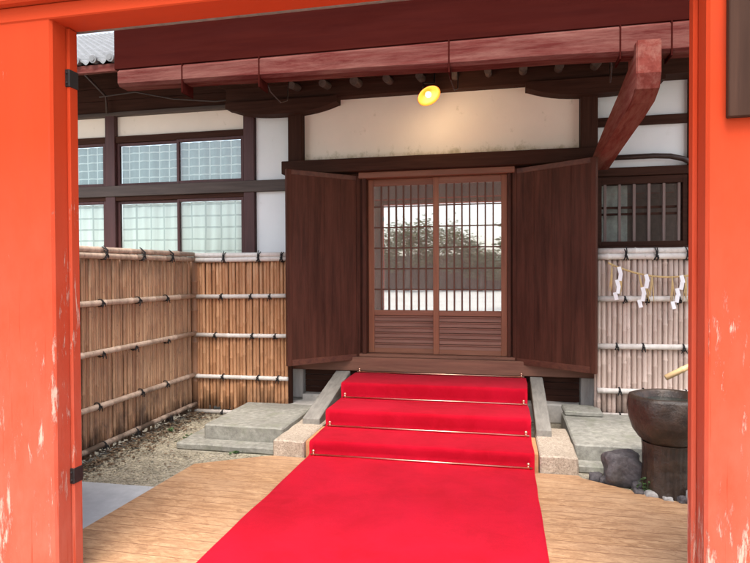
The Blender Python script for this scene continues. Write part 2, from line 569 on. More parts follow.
# bulb
mb, nt, bs, out = new_mat('lit bulb')
bs.inputs['Base Color'].default_value = (1, 0.8, 0.4, 1)
bs.inputs['Emission Color'].default_value = (1, 0.58, 0.14, 1)
bs.inputs['Emission Strength'].default_value = 1.6
M['bulb'] = mb

# carpet
mc, nt, bs, out = new_mat('red carpet pile')
g1 = tex_noise(nt, coords(nt), 1.7, 5, 0.6, 0.5)
g2 = tex_noise(nt, coords(nt), 300, 2, 0.6)
g3 = tex_noise(nt, coords(nt, (1, 1, 1), (2, 7, 1)), 5.5, 5, 0.65, 0.8)
c = ramp(nt, g1, [(0.3, (0.60, 0.004, 0.018)), (0.62, (0.76, 0.008, 0.038))])
c = mix(nt, ramp(nt, g3, [(0.42, 0.0), (0.68, 0.6)]), c, (0.80, 0.012, 0.042))
c = mix(nt, math_(nt, 'MULTIPLY', ramp(nt, g2, [(0.35, 0.0), (0.65, 1.0)]), 0.3), c, (0.36, 0.002, 0.01))
nt.links.new(c, bs.inputs['Base Color'])
bs.inputs['Roughness'].default_value = 0.95
bs.inputs['Specular IOR Level'].default_value = 0.1
bs.inputs['Sheen Weight'].default_value = 0.25
bs.inputs['Sheen Tint'].default_value = (1, 0.25, 0.3, 1)
bump(nt, bs, math_(nt, 'ADD', math_(nt, 'MULTIPLY', g2, 0.25), g3), 0.22, 0.012)
M['carpet'] = mc

# boards of the approach: planks laid across, with growth-ring figure
mp_, nt, bs, out = new_mat('approach boards')
tc = nt.nodes.new('ShaderNodeTexCoord')
sp = nt.nodes.new('ShaderNodeSeparateXYZ'); nt.links.new(tc.outputs['Object'], sp.inputs[0])
PL = 0.108
wv = tex_noise(nt, coords(nt, (1.0, 1, 1)), 2.0, 2, 0.5)
yy = math_(nt, 'ADD', math_(nt, 'DIVIDE', sp.outputs[1], PL), math_(nt, 'MULTIPLY', wv, 0.05))
fr = math_(nt, 'FRACT', yy)
idn = math_(nt, 'FLOOR', yy)
wn = nt.nodes.new('ShaderNodeTexWhiteNoise'); wn.noise_dimensions = '1D'
nt.links.new(idn, wn.inputs['W'])
cx = nt.nodes.new('ShaderNodeCombineXYZ')
nt.links.new(math_(nt, 'ADD', math_(nt, 'MULTIPLY', sp.outputs[0], 0.35), math_(nt, 'MULTIPLY', wn.outputs['Value'], 31)), cx.inputs[0])
nt.links.new(sp.outputs[1], cx.inputs[1])
gr = tex_noise(nt, cx.outputs[0], 19, 7, 0.65, 1.1)
c = ramp(nt, gr, [(0.3, (0.23, 0.115, 0.052)), (0.5, (0.41, 0.23, 0.115)), (0.7, (0.54, 0.335, 0.18))])
c = mix(nt, math_(nt, 'MULTIPLY', wn.outputs['Value'], 0.3), c, (0.40, 0.24, 0.14))
fl = tex_noise(nt, coords(nt, (0.45, 1.8, 1)), 30, 6, 0.72, 1.8)
c = mix(nt, ramp(nt, fl, [(0.5, 0.0), (0.62, 0.75)]), c, (0.25, 0.12, 0.06))
wear = tex_noise(nt, coords(nt), 1.3, 5, 0.6)
c = mix(nt, ramp(nt, wear, [(0.45, 0.0), (0.7, 0.3)]), c, (0.52, 0.35, 0.22))
gap = math_(nt, 'LESS_THAN', fr, 0.055)
c = mix(nt, math_(nt, 'MULTIPLY', gap, 0.75), c, (0.17, 0.065, 0.03))
nt.links.new(c, bs.inputs['Base Color'])
bs.inputs['Roughness'].default_value = 0.6
bump(nt, bs, math_(nt, 'SUBTRACT', math_(nt, 'MULTIPLY', gr, 0.4), gap), 0.4, 0.004)
M['boards'] = mp_

# earth and gravel
mg, nt, bs, out = new_mat('earth and gravel')
g = tex_noise(nt, coords(nt), 3, 7, 0.65)
c = ramp(nt, g, [(0.3, (0.18, 0.15, 0.10)), (0.55, (0.32, 0.28, 0.20)), (0.75, (0.26, 0.255, 0.15))])
vo = nt.nodes.new('ShaderNodeTexVoronoi'); vo.inputs['Scale'].default_value = 55
nt.links.new(coords(nt), vo.inputs['Vector'])
c = mix(nt, 0.45, c, ramp(nt, vo.outputs['Color'], [(0.2, (0.12, 0.1, 0.08)), (0.8, (0.42, 0.38, 0.31))]))
nt.links.new(c, bs.inputs['Base Color'])
bs.inputs['Roughness'].default_value = 0.95
bump(nt, bs, vo.outputs['Distance'], 0.5, 0.01)
M['ground'] = mg

mpz, nt, bs, out = new_mat('pale plaza gravel')
g = tex_noise(nt, coords(nt), 0.4, 7, 0.65)
c = ramp(nt, g, [(0.3, (0.42, 0.40, 0.36)), (0.7, (0.58, 0.56, 0.51))])
nt.links.new(c, bs.inputs['Base Color']); bs.inputs['Roughness'].default_value = 0.95
M['plaza'] = mpz

# ================================================================ the setting
bm = B()
vs = [bm.verts.new(p) for p in ((-300, 2.28, 0), (300, 2.28, 0), (300, 300, 0), (-300, 300, 0))]
bm.faces.new(vs)
tag(build('ground', bm, M['ground']), kind='structure')
bm = B()
vs = [bm.verts.new(p) for p in ((-300, -300, 0), (300, -300, 0), (300, 2.28, 0), (-300, 2.28, 0))]  # pale gravel carried up to the gate to bounce light under the eaves
bm.faces.new(vs)
tag(build('plaza', bm, M['plaza']), kind='structure')
bm = B()
prism_z(bm, [(-4.2, 2.72), (-2.545, 2.72), (-2.515, 3.89), (-4.2, 3.86)], -0.05, 0.012)
tag(build('pavement', bm, M['slab']), kind='structure')
bm = B()
prism_z(bm, [(-2.56, 2.3), (1.27, 2.3), (1.27, 4.275), (0.60, 4.68), (0.58, 4.735), (-1.93, 4.735), (-2.02, 4.70), (-2.49, 4.40)], -0.03, 0.022)
tag(build('path', bm, M['boards']), kind='structure')

# ================================================================ red gate
GY = 2.5
gate = thing('red_gate', 'vermilion wooden gateway with peeling paint framing the whole view', 'gate', (-0.7, GY, 0))
for sx, (x0, x1) in ((-1, (-2.56, -2.167)), (1, (0.777, 1.17))):
    bm = B()
    box(bm, x0, x1, GY, GY + 0.165, 0.0, 2.93, 0.012)
    build('post', bm, M['vermilion'], gate)
    bm = B()
    if sx < 0: box(bm, x1, x1 + 0.02, GY + 0.10, GY + 0.16, 0.02, 2.85, 0.004)
    else: box(bm, x0 - 0.02, x0, GY + 0.10, GY + 0.155, 0.02, 2.85, 0.004)
    jb = build('jamb', bm, M['vermilion'], gate)
    for z0, z1 in (((2.55, 2.64), (0.52, 0.60)) if sx < 0 else ((2.72, 2.82),)):
        bm = B()
        xa, xb = (x1 - 0.004, x1 + 0.023) if sx < 0 else (x0 - 0.023, x0 + 0.004)
        box(bm, xa, xb, GY + 0.094, GY + 0.163, z0, z1, 0.003)
        for zz in (z0 + 0.02, z1 - 0.02):
            t = B(); bmesh.ops.create_icosphere(t, subdivisions=1, radius=0.006)
            bmesh.ops.translate(t, verts=t.verts[:], vec=((xa + xb) / 2, GY + 0.092, zz)); merge(bm, t)
        build('iron_strap', bm, M['iron'], jb)
    bm = B()
    xo = (-4.6, -2.56) if sx < 0 else (1.17, 3.2)
    n = 9
    for i in range(n):
        a = xo[0] + (xo[1] - xo[0]) * i / n
        box(bm, a + 0.002, a + (xo[1] - xo[0]) / n - 0.002, GY + 0.10, GY + 0.14, 0.05, 2.85, 0.004)
    build('side_panel', bm, M['back_wood'], gate)
    bm = B(); box(bm, (x0 - 0.02) if sx < 0 else x0 + 0.004, (x1 - 0.004) if sx < 0 else x1 + 0.02, GY + 0.167, GY + 0.19, 0.0, 2.85, 0.004)
    build('rear_board', bm, M['back_wood'], gate)
bm = B(); box(bm, -4.6, 3.2, GY - 0.006, GY + 0.17, 2.853, 2.93, 0.006); build('lintel', bm, M['vermilion_beam'], gate)
bm = B(); box(bm, -4.7, 3.3, GY - 0.05, GY + 0.30, 2.932, 3.2, 0.012); build('upper_beam', bm, M['vermilion_beam'], gate)
bm = B(); box(bm, -4.6, 3.2, GY + 0.172, GY + 0.195, 2.853, 2.929, 0.004); box(bm, -4.7, 3.3, GY + 0.302, GY + 0.325, 2.935, 3.2, 0.004); build('rear_board', bm, M['back_wood'], gate)

bm = B()
box(bm, 0.842, 1.10, GY - 0.035, GY - 0.002, 2.185, 3.15, 0.004)
tag(build('wooden_sign', bm, M['sign'], loc=(0.97, GY, 2.185)), 'dark brown wooden board hung on the right red gate post', 'sign')

# ================================================================ entrance porch
DY = 6.6
porch = thing('entrance_porch', 'dark timber entrance porch with cream plaster above lattice sliding doors', 'building', (-0.73, DY, 0))
PX = ((-2.44, -2.27), (0.815, 0.985))
for (x0, x1) in PX:
    bm = B(); box(bm, x0, x1, 6.5, 6.67, 0.62, 3.6, 0.006); pl = build('pillar', bm, M['dark_z'], porch)
    bm = B(); box(bm, x0 + 0.004, x1 - 0.004, 6.504, 6.666, 0.14, 0.475, 0.006); build('pillar_foot', bm, M['weather_z'], pl)
    bm = B(); rough_block(bm, x0 - 0.06, x1 + 0.06, 6.42, 6.75, 0.0, 0.14, 0.09, 0.008, x0); build('pad_stone', bm, M['stone'], pl)
bm = B(); box(bm, -2.262, 0.807, 6.585, 6.72, 2.897, 3.6, 0); build('plaster_wall', bm, M['cream'], porch)
bm = B(); box(bm, -2.50, 1.02, 6.44, 6.70, 2.745, 2.895, 0.006); build('door_lintel', bm, M['dark_x'], porch)
bm = B(); box(bm, -1.60, 0.14, 6.52, 6.74, 2.675, 2.743, 0.004); build('door_head', bm, M['door_x'], porch)
bm = B(); box(bm, -2.47, 1.04, 6.47, 6.75, 0.478, 0.635, 0.006); build('sill_beam', bm, M['sill'], porch)
bm = B(); box(bm, -1.60, 0.14, 6.52, 6.74, 0.637, 0.668, 0.003); build('door_track', bm, M['sill'], porch)
for x0, x1 in ((-2.268, -1.562), (0.10, 0.813)):
    bm = B()
    n = 3
    for i in range(n):
        a = x0 + (x1 - x0) * i / n
        box(bm, a, a + (x1 - x0) / n - 0.004, 6.60, 6.64, 0.637, 2.743, 0.003)
    build('side_board', bm, M['shutter'], porch)
for x0, x1 in ((-1.560, -1.515), (0.062, 0.098)):
    bm = B(); box(bm, x0, x1, 6.53, 6.74, 0.67, 2.673, 0.004); build('door_jamb', bm, M['shutter'], porch)
# boards and footing below the sill
bm = B()
for i in range(4):
    box(bm, -2.26, 0.81, 6.56, 6.59, 0.20 + i * 0.07, 0.266 + i * 0.07, 0.003)
build('underfloor_board', bm, M['dark_x'], porch)
bm = B()
rough_block(bm, -2.25, -0.75, 6.40, 6.72, 0.0, 0.20, 0.1, 0.008, 3); rough_block(bm, -0.745, 0.80, 6.40, 6.72, 0.0, 0.20, 0.1, 0.008, 5)
build('footing_stone', bm, M['stone_pale'], porch)
# wall plate, boat-shaped bearing blocks, log rafters
bm = B(); box(bm, -3.2, 2.3, 6.46, 6.70, 3.60, 3.80, 0.006); build('wall_plate', bm, M['dark_x'], porch)
for cx_ in (-2.50, 0.93):
    hw = 0.68
    prof = [(cx_ - hw, 3.598), (cx_ - hw, 3.535)]
    for i in range(17):
        t = -1 + 2 * i / 16
        prof.append((cx_ + t * (hw - 0.025), 3.435 + 0.095 * abs(t) ** 2.6))
    prof += [(cx_ + hw, 3.535), (cx_ + hw, 3.598)]
    bm = B(); prism_y(bm, prof, 6.40, 6.58); build('bearing_block', bm, M['dark_x'], porch)
for i in range(10):
    x = -2.30 + i * 0.36
    bm = B()
    r = random.uniform(0.034, 0.05)
    tube(bm, [(x, 6.25, 3.70), (x + 0.004, 6.45, 3.73), (x, 7.0, 3.82)], [r * 0.98, r, r], 14)
    build('log_rafter', bm, M['log'], porch, smooth=False)
bm = B(); prism(bm, [(4.56, 3.56), (6.9, 3.83), (6.9, 3.87), (4.56, 3.60)], -3.22, 2.4); build('eave_ceiling', bm, M['dark_y'], porch)
# purlin, fascia, roof
bm = B()
X = [-3.23 + i * (5.6 / 28) for i in range(29)]
rings = []
for x in X:
    t = (x + 3.23) / 5.6
    zb = 3.215 - 0.09 * t; zt = 3.36 + 0.005 * t
    zb += 0.008 * mnoise.noise(Vector((x * 1.5, 0, 0)))
    y0, y1 = 4.49, 4.66; b = 0.025
    rings.append([bm.verts.new(p) for p in ((x, y0 + b, zb), (x, y1 - b, zb), (x, y1, zb + b), (x, y1, zt - b), (x, y1 - b, zt), (x, y0 + b, zt), (x, y0, zt - b), (x, y0, zb + b))])
for i in range(len(rings) - 1):
    for k in range(8):
        bm.faces.new((rings[i][k], rings[i][(k + 1) % 8], rings[i + 1][(k + 1) % 8], rings[i + 1][k]))
bm.faces.new(rings[0][::-1]); bm.faces.new(rings[-1])
pur = build('eave_purlin', bm, M['faded_red'], porch)
for x in (-2.62, -1.93, -0.39, 0.83, 1.17):     # shallow bands and wires round the purlin
    bm = B(); box(bm, x - 0.006, x + 0.006, 4.4855, 4.665, 3.115, 3.36, 0.002); build('purlin_band', bm, M['maroon'], pur)
bm = B(); box(bm, -3.27, 2.4, 4.50, 4.56, 3.362, 4.35, 0.004); build('fascia_board', bm, M['maroon'], porch)
bm = B(); prism(bm, [(4.15, 4.30), (7.2, 5.55), (7.2, 5.67), (4.15, 4.42)], -3.5, 2.7); rf = build('porch_roof', bm, M['tile'], porch)
bm = B()
prism(bm, [(4.57, 3.62), (6.9, 3.90), (6.9, 5.40), (4.57, 4.44)], -3.26, -3.20); build('gable_board', bm, M['maroon'], porch)
# curved bracket on the right-hand pillar
prof = [(6.50, 2.66), (5.9, 2.725), (5.4, 2.765), (5.0, 2.795), (4.62, 2.83), (4.47, 2.89), (4.43, 2.99), (4.43, 3.22), (4.70, 3.22), (4.70, 3.10), (5.1, 3.03), (5.6, 2.95), (6.1, 2.86), (6.50, 2.79)]
bm = B(); prism(bm, prof, 0.925, 1.09)
bmesh.ops.bevel(bm, geom=[e for e in bm.edges if abs(e.verts[0].co.x - e.verts[1].co.x) < 1e-5], offset=0.008, segments=2, affect='EDGES')
build('curved_bracket', bm, M['faded_red_y'], porch)
# wires hanging below the purlin
for x, dz in ((-1.93, 0.13), (-0.41, 0.12), (0.80, 0.2)):
    bm = B(); tube(bm, [(x, 4.68, 3.2), (x + 0.01, 4.70, 3.14), (x + 0.03, 4.9, 3.14 - dz * 0.3), (x + 0.05, 5.0, 3.16 - dz * 0.1), (x + 0.05, 5.05, 3.4)], 0.005, 6)
    build('hanging_wire', bm, M['pipe'], porch, smooth=True)

# shutters swung open
def shutter(hx, hy, ox, oy, z0, z1):
    d = Vector((ox - hx, oy - hy, 0)); L = d.length; d.normalize()
    n = Vector((d.y, -d.x, 0))
    if n.y > 0: n = -n
    def pl(bm, a, b, za, zb, t0, t1, bev=0.003):
        t = B(); box(t, a, b, t0, t1, za, zb, bev)
        for v in t.verts:
            v.co = Vector((hx, hy, 0)) + d * v.co.x + n * v.co.y + Vector((0, 0, v.co.z))
        merge(bm, t)
    bm = B()
    k = 4
    for i in range(k):
        pl(bm, 0.05 + (L - 0.1) * i / k, 0.05 + (L - 0.1) * (i + 1) / k - 0.0015, z0 + 0.06, z1 - 0.05, -0.012, 0.012 + random.uniform(-0.001, 0.001), 0.002)
    root = build('shutter', bm, M['shutter'], porch)
    bm = B(); pl(bm, 0, 0.05, z0, z1, -0.02, 0.02); pl(bm, L - 0.055, L, z0, z1, -0.022, 0.022); build('stile', bm, M['shutter'], root)
    for za, zc in ((z0, z0 + 0.065), (z1 - 0.055, z1)):
        bm = B(); pl(bm, 0.051, L - 0.056, za, zc, -0.018, 0.016); build('rail', bm, M['shutter_x'], root)
shutter(-1.60, 6.56, -2.245, 5.91, 0.60, 2.705)
shutter(0.125, 6.56, 0.905, 6.03, 0.60, 2.715)

# sliding lattice doors
def sliding_door(x0, x1, y, bars, mid_side):
    zt, zb, zg = 2.672, 0.67, 1.165
    w = 0.065
    bm = B()
    box(bm, x0, x0 + w, y, y + 0.034, zb, zt, 0.003); box(bm, x1 - w, x1, y, y + 0.034, zb, zt, 0.003)
    fr = build('sliding_door', bm, M['door_z'], porch)
    xa, xb = x0 + w + 0.0005, x1 - w - 0.0005
    for za, zc in ((zt - 0.075, zt), (zg - 0.06, zg), (zb, zb + 0.055)):
        bm = B(); box(bm, xa, xb, y + 0.001, y + 0.033, za, zc, 0.003); build('door_rail', bm, M['door_x'], fr)
    bm = B()
    zz = zb + 0.055; n = 6; h = (zg - 0.06 - zz) / n
    for i in range(n):      # overlapping louvre boards
        a = zz + i * h
        prism(bm, [(y + 0.008, a), (y + 0.020, a + h - 0.012), (y + 0.028, a + h - 0.002), (y + 0.03, a)], xa, xb)
        box(bm, xa, xb, y + 0.004, y + 0.016, a + h - 0.022, a + h - 0.008, 0.002)
    build('louvre_panel', bm, M['door_slat'], fr)
    bm = B()
    for i in range(1, bars):
        x = xa + (xb - xa) * i / bars
        box(bm, x - 0.008, x + 0.008, y + 0.002, y + 0.018, zg, zt - 0.075, 0.001)
    for i in range(1, 6):
        z = zg + (zt - 0.075 - zg) * i / 6
        box(bm, xa, xb, y + 0.0185, y + 0.026, z - 0.007, z + 0.007, 0)
    build('lattice', bm, M['lattice'], fr)
    bm = B()
    box(bm, xa, xb, y + 0.0275, y + 0.0305, zg, zt - 0.075, 0)
    build('glass_pane', bm, M['glass'], fr)
    return fr
sliding_door(-1.513, -0.690, 6.645, 8, 1)
sliding_door(-0.757, 0.060, 6.605, 8, -1)
bm = B()
# pleated inner curtain
n = 140; rows = []
for i in range(n + 1):
    x = -1.5 + 1.55 * i / n; y = 6.76 + 0.018 * math.sin(i * 1.1) + 0.01 * math.sin(i * 0.37)
    rows.append((bm.verts.new((x, y, 0.67)), bm.verts.new((x, y, 2.67))))
for i in range(n):
    bm.faces.new((rows[i][0], rows[i + 1][0], rows[i + 1][1], rows[i][1]))
build('inner_curtain', bm, M['curtain'], porch, smooth=True)
bm = B(); box(bm, -2.3, 0.85, 8.4, 8.45, 0.4, 3.6, 0); box(bm, -2.3, 0.85, 6.76, 8.4, 0.40, 0.44, 0); box(bm, -2.3, 0.85, 6.76, 8.4, 2.76, 2.8, 0)
build('inner_room', bm, M['interior'], porch)

# hanging lamp
lamp = thing('hanging_lamp', 'small lit yellow lamp with tilted round shade under the porch eave', 'lamp', (-0.74, 6.1, 3.44))
ax = Vector((0.42, -0.45, -0.78)).normalized()
s_, u_ = frame_at(ax)
cL = Vector((-0.74, 6.1, 3.44))
def lathe_dir(prof, seg=28):
    bm = B(); rings = []
    for r, h in prof:
        rings.append([bm.verts.new(cL + ax * h + (s_ * math.cos(2 * math.pi * k / seg) + u_ * math.sin(2 * math.pi * k / seg)) * r) for k in range(seg)])
    for i in range(len(rings) - 1):
        for k in range(seg):
            bm.faces.new((rings[i][k], rings[i][(k + 1) % seg], rings[i + 1][(k + 1) % seg], rings[i + 1][k]))
    return bm
build('shade', lathe_dir([(0.02, -0.075), (0.05, -0.06), (0.10, -0.025), (0.128, 0.01), (0.122, 0.012), (0.095, -0.015), (0.045, -0.05), (0.0005, -0.055)]), M['lampshade'], lamp, smooth=True)
build('socket', lathe_dir([(0.0005, -0.14), (0.022, -0.138), (0.026, -0.10), (0.024, -0.07)]), M['lamp_outer'], lamp, smooth=True)
bm = B(); t = B(); bmesh.ops.create_uvsphere(t, u_segments=16, v_segments=10, radius=0.034)
bmesh.ops.translate(t, verts=t.verts[:], vec=cL + ax * -0.012); merge(bm, t)
build('bulb', bm, M['bulb'], lamp, smooth=True)
bm = B(); tube(bm, [cL - ax * 0.13, cL - ax * 0.17 + Vector((0, 0.02, 0.03)), (-0.70, 6.28, 3.62), (-0.70, 6.30, 3.75)], 0.009, 8); build('arm', bm, M['iron'], lamp, smooth=True)

# ================================================================ side wings of the house
WY = 6.70
def wing(name, label, loc): return thing(name, label, 'building', loc)

lw = wing('house_wing', 'house wing left of the porch with gridded windows and tiled eave', (-5, WY, 0))
for xa, xb in ((-4.98, -4.84), (-3.07, -2.93), (-6.89, -6.75), (-8.8, -8.66)):
    bm = B(); box(bm, xa, xb, WY - 0.05, WY + 0.1, 0.1, 3.66, 0.005); build('post', bm, M['maroon_z'], lw)
bm = B()
box(bm, -9.5, -2.3, WY + 0.02, WY + 0.12, 3.36, 3.62, 0)
build('plaster_band', bm, M['cream'], lw)
bm = B()
box(bm, -2.92, -2.445, WY - 0.005, WY + 0.1, 0.1, 3.60, 0)
build('plaster_panel', bm, M['white'], lw)
for (z0, z1, yy, mt) in ((3.615, 3.66, 0.06, 'grey_beam'), (3.275, 3.358, 0.03, 'dark_x'), (2.585, 2.72, 0.07, 'grey_beam'), (2.53, 2.583, 0.04, 'dark_x'), (0.9, 1.05, 0.05, 'dark_x')):
    bm = B(); box(bm, -9.5, -2.445 if mt == 'grey_beam' else -3.0, WY - yy, WY + 0.11, z0, z1, 0.004); build('beam', bm, M[mt], lw)
bm = B()
for i in range(4):
    box(bm, -9.5, -2.3, WY - 0.03 + 0.004 * (i % 2), WY + 0.1, 3.664 + i * 0.16, 3.82 + i * 0.16, 0.004)
build('upper_boards', bm, M['dark_x'], lw)
bm = B(); box(bm, -9.5, -2.95, WY + 0.03, WY + 0.1, 0.05, 0.9, 0); build('lower_boards', bm, M['dark_x'], lw)

def window(parent, x0, x1, z0, z1, y, fm, cm, gm, fw=0.035):
    bm = B()
    box(bm, x0, x0 + fw, y, y + 0.04, z0, z1, 0.003); box(bm, x1 - fw, x1, y, y + 0.04, z0, z1, 0.003)
    box(bm, x0 + fw, x1 - fw, y + 0.001, y + 0.039, z0, z0 + fw, 0.003); box(bm, x0 + fw, x1 - fw, y + 0.001, y + 0.039, z1 - fw, z1, 0.003)
    w = build('window', bm, M[fm], parent)
    bm = B(); box(bm, x0 + fw, x1 - fw, y + 0.018, y + 0.022, z0 + fw, z1 - fw, 0); build('pane', bm, M[gm], w)
    bm = B(); n = 40; rows = []
    for i in range(n + 1):
        x = x0 + fw + (x1 - x0 - 2 * fw) * i / n; yy = y + 0.062 + 0.012 * math.sin(i * 0.9 + x0 * 7) + 0.004 * math.sin(i * 0.33)
        rows.append((bm.verts.new((x, yy, z0 + fw)), bm.verts.new((x, yy, z1 - fw))))
    for i in range(n):
        bm.faces.new((rows[i][0], rows[i + 1][0], rows[i + 1][1], rows[i][1]))
    build('curtain', bm, M[cm], w, smooth=True)
for k in range(3):
    a = -4.84 - 1.91 * k; b = -3.07 - 1.91 * k
    m_ = (a + b) / 2
    window(lw, a + 0.002, m_ + 0.015, 2.722, 3.273, WY + 0.0, 'maroon_z', 'curtain_upper', 'glass_window')
    window(lw, m_ - 0.015, b - 0.002, 2.722, 3.273, WY - 0.042, 'maroon_z', 'curtain_upper', 'glass_window')
    window(lw, a + 0.002, m_ + 0.015, 1.052, 2.528, WY + 0.0, 'maroon_z', 'curtain_lower', 'glass_window')
    window(lw, m_ - 0.015, b - 0.002, 1.052, 2.528, WY - 0.042, 'maroon_z', 'curtain_lower', 'glass_window')
# tiled eave
EY, EZ, SL = 5.62, 3.86, R(27)
bm = B(); prism(bm, [(EY + 0.02, EZ - 0.06), (EY + 5.8, EZ - 0.06 + 5.78 * math.tan(SL)), (EY + 5.8, EZ + 5.78 * math.tan(SL)), (EY + 0.02, EZ)], -9.6, -3.30)
build('eave_deck', bm, M['dark_y'], lw)
bm = B(); box(bm, -9.6, -3.30, EY - 0.03, EY + 0.018, EZ - 0.085, EZ + 0.0, 0.004); build('eave_board', bm, M['faded_red'], lw)
bm = B()
cw, cl = 0.21, 0.135
nx = int(6.3 / cw)
for c_ in range(46):
    y0 = EY - 0.05 + c_ * cl * math.cos(SL); z0 = EZ + 0.03 + c_ * cl * math.sin(SL)
    y1 = y0 + (cl + 0.03) * math.cos(SL); z1 = z0 + (cl + 0.03) * math.sin(SL) - 0.012
    prev = None
    for i in range(nx * 10 + 1):
        x = -9.6 + i * cw / 10
        w_ = 0.022 * math.sin(2 * math.pi * i / 10) + 0.012 * math.sin(4 * math.pi * i / 10 + 0.6)
        a = bm.verts.new((x, y0, z0 + 0.022 + w_)); b = bm.verts.new((x, y1, z1 + w_)); d = bm.verts.new((x, y0, z0 - 0.004 + w_))
        if prev:
            bm.faces.new((prev[0], a, b, prev[1])); bm.faces.new((prev[2], d, a, prev[0]))
        prev = (a, b, d)
build('roof_tiles', bm, M['tile'], lw)
for i in range(nx):
    bm = B()
    x = -9.6 + (i + 0.28) * cw
    tube(bm, [(x, EY - 0.075, EZ + 0.045), (x, EY + 0.0, EZ + 0.055)], 0.042, 16)
    tube(bm, [(x, EY - 0.083, EZ + 0.044), (x, EY - 0.076, EZ + 0.045)], 0.022, 10)
    build('round_end_tile', bm, M['tile'], lw)
bm = B(); tube(bm, [(-4.9, 6.45, 3.80), (-4.4, 6.45, 3.83), (-3.9, 6.48, 3.72), (-3.35, 6.5, 3.66), (-3.0, 6.5, 3.68)], 0.009, 6); build('cable', bm, M['pipe'], lw, smooth=True)
bm = B(); tube(bm, [(-4.905, 6.6, 3.64), (-4.905, 6.58, 3.85), (-4.905, 6.2, 4.0)], 0.015, 8); build('hanger', bm, M['pipe'], lw, smooth=True)

rw = wing('side_house_wing', 'white plastered house wing right of the porch with a barred window', (2.2, WY, 0))
for xa, xb in ((1.90, 1.99), (3.4, 3.5)):
    bm = B(); box(bm, xa, xb, WY - 0.05, WY + 0.1, 0.1, 3.66, 0.005); build('post', bm, M['dark_z'], rw)
bm = B(); box(bm, 0.99, 3.5, WY + 0.015, WY + 0.1, 0.1, 1.85, 0); box(bm, 0.99, 3.5, WY + 0.015, WY + 0.1, 2.62, 3.75, 0); build('plaster_wall', bm, M['white'], rw)
for z0, z1, yy in ((3.15, 3.245, 0.03), (2.615, 2.705, 0.05), (1.80, 1.868, 0.05)):
    bm = B(); box(bm, 0.99, 1.898 if z0 > 3 else 3.5, WY - yy, WY + 0.012, z0, z1, 0.004); build('beam', bm, M['dark_x'], rw)
bm = B(); tube(bm, [(1.0, WY - 0.06, 2.805), (1.55, WY - 0.06, 2.81), (1.72, WY - 0.06, 2.80), (1.85, WY - 0.06, 2.765), (1.95, WY - 0.07, 2.70), (1.99, WY - 0.07, 2.5)], 0.028, 10); build('drain_pipe', bm, M['pipe'], rw, smooth=True)
bm = B(); fw = 0.05
box(bm, 1.0, 1.0 + fw, WY - 0.03, WY + 0.06, 1.87, 2.612, 0.003); box(bm, 1.848, 1.898, WY - 0.03, WY + 0.06, 1.87, 2.612, 0.003)
box(bm, 1.0 + fw, 1.848, WY - 0.029, WY + 0.06, 1.87, 1.92, 0.003); box(bm, 1.0 + fw, 1.848, WY - 0.029, WY + 0.06, 2.53, 2.612, 0.003)
w = build('barred_window', bm, M['dark_x'], rw)
for i in range(6):
    x = 1.085 + i * 0.146
    bm = B(); box(bm, x - 0.014, x + 0.014, WY - 0.022, WY + 0.006, 1.921, 2.529, 0.002); build('window_bar', bm, M['bar'], w)
bm = B(); box(bm, 1.05, 1.848, WY + 0.008, WY + 0.02, 2.20, 2.225, 0.001); box(bm, 1.05, 1.848, WY + 0.008, WY + 0.02, 2.27, 2.295, 0.001); build('cross_rail', bm, M['dark_x'], w)
bm = B(); box(bm, 1.05, 1.848, WY + 0.04, WY + 0.044, 1.92, 2.53, 0); build('pane', bm, M['glass_window'], w)
bm = B(); box(bm, 1.05, 1.33, WY + 0.09, WY + 0.1, 1.92, 2.53, 0); build('blind', bm, M['stone_pale'], w)
bm = B(); box(bm, 0.9, 4.5, WY + 0.5, WY + 0.55, 1.6, 2.8, 0); build('inner_wall', bm, M['interior'], w)
bm = B(); prism(bm, [(6.2, 3.86), (9.0, 5.2), (9.0, 5.3), (6.2, 3.96)], 2.72, 5.0); build('roof', bm, M['tile'], rw)

# ================================================================ bamboo fences
def knot(bm, c, along, face, r, tails=True, up=False):
    """black rope lashed round a rail; face = outward direction"""
    c = Vector(c); al = Vector(along).normalized(); fc = Vector(face).normalized(); z = Vector((0, 0, 1))
    for off, sl in ((-0.007, 0.25), (0.007, -0.25)):
        pts = []
        for k in range(11):
            a = 2 * math.pi * k / 10
            pts.append(c + al * (off + sl * 0.02 * math.sin(a)) + fc * math.cos(a) * (r + 0.005) + z * math.sin(a) * (r + 0.006))
        tube(bm, pts, 0.0045, 5, caps=False)
    f0 = c + fc * (r + 0.012)
    tube(bm, [f0 + al * -0.013 + z * 0.008, f0 + fc * 0.004, f0 + al * 0.013 - z * 0.008], 0.007, 6)
    if tails:
        for s in (-1, 1):
            l = random.uniform(0.03, 0.055)
            tube(bm, [f0, f0 + al * s * 0.014 - z * l * 0.5 + fc * 0.004, f0 + al * s * random.uniform(0.01, 0.03) - z * l], [0.006, 0.005, 0.004], 5)
    if up:
        for s in (-1, 1):
            tube(bm, [f0 - z * 0.02, f0 + al * s * 0.006 + z * 0.04, c + al * s * 0.012 + z * random.uniform(0.07, 0.1)], [0.007, 0.006, 0.004], 5)


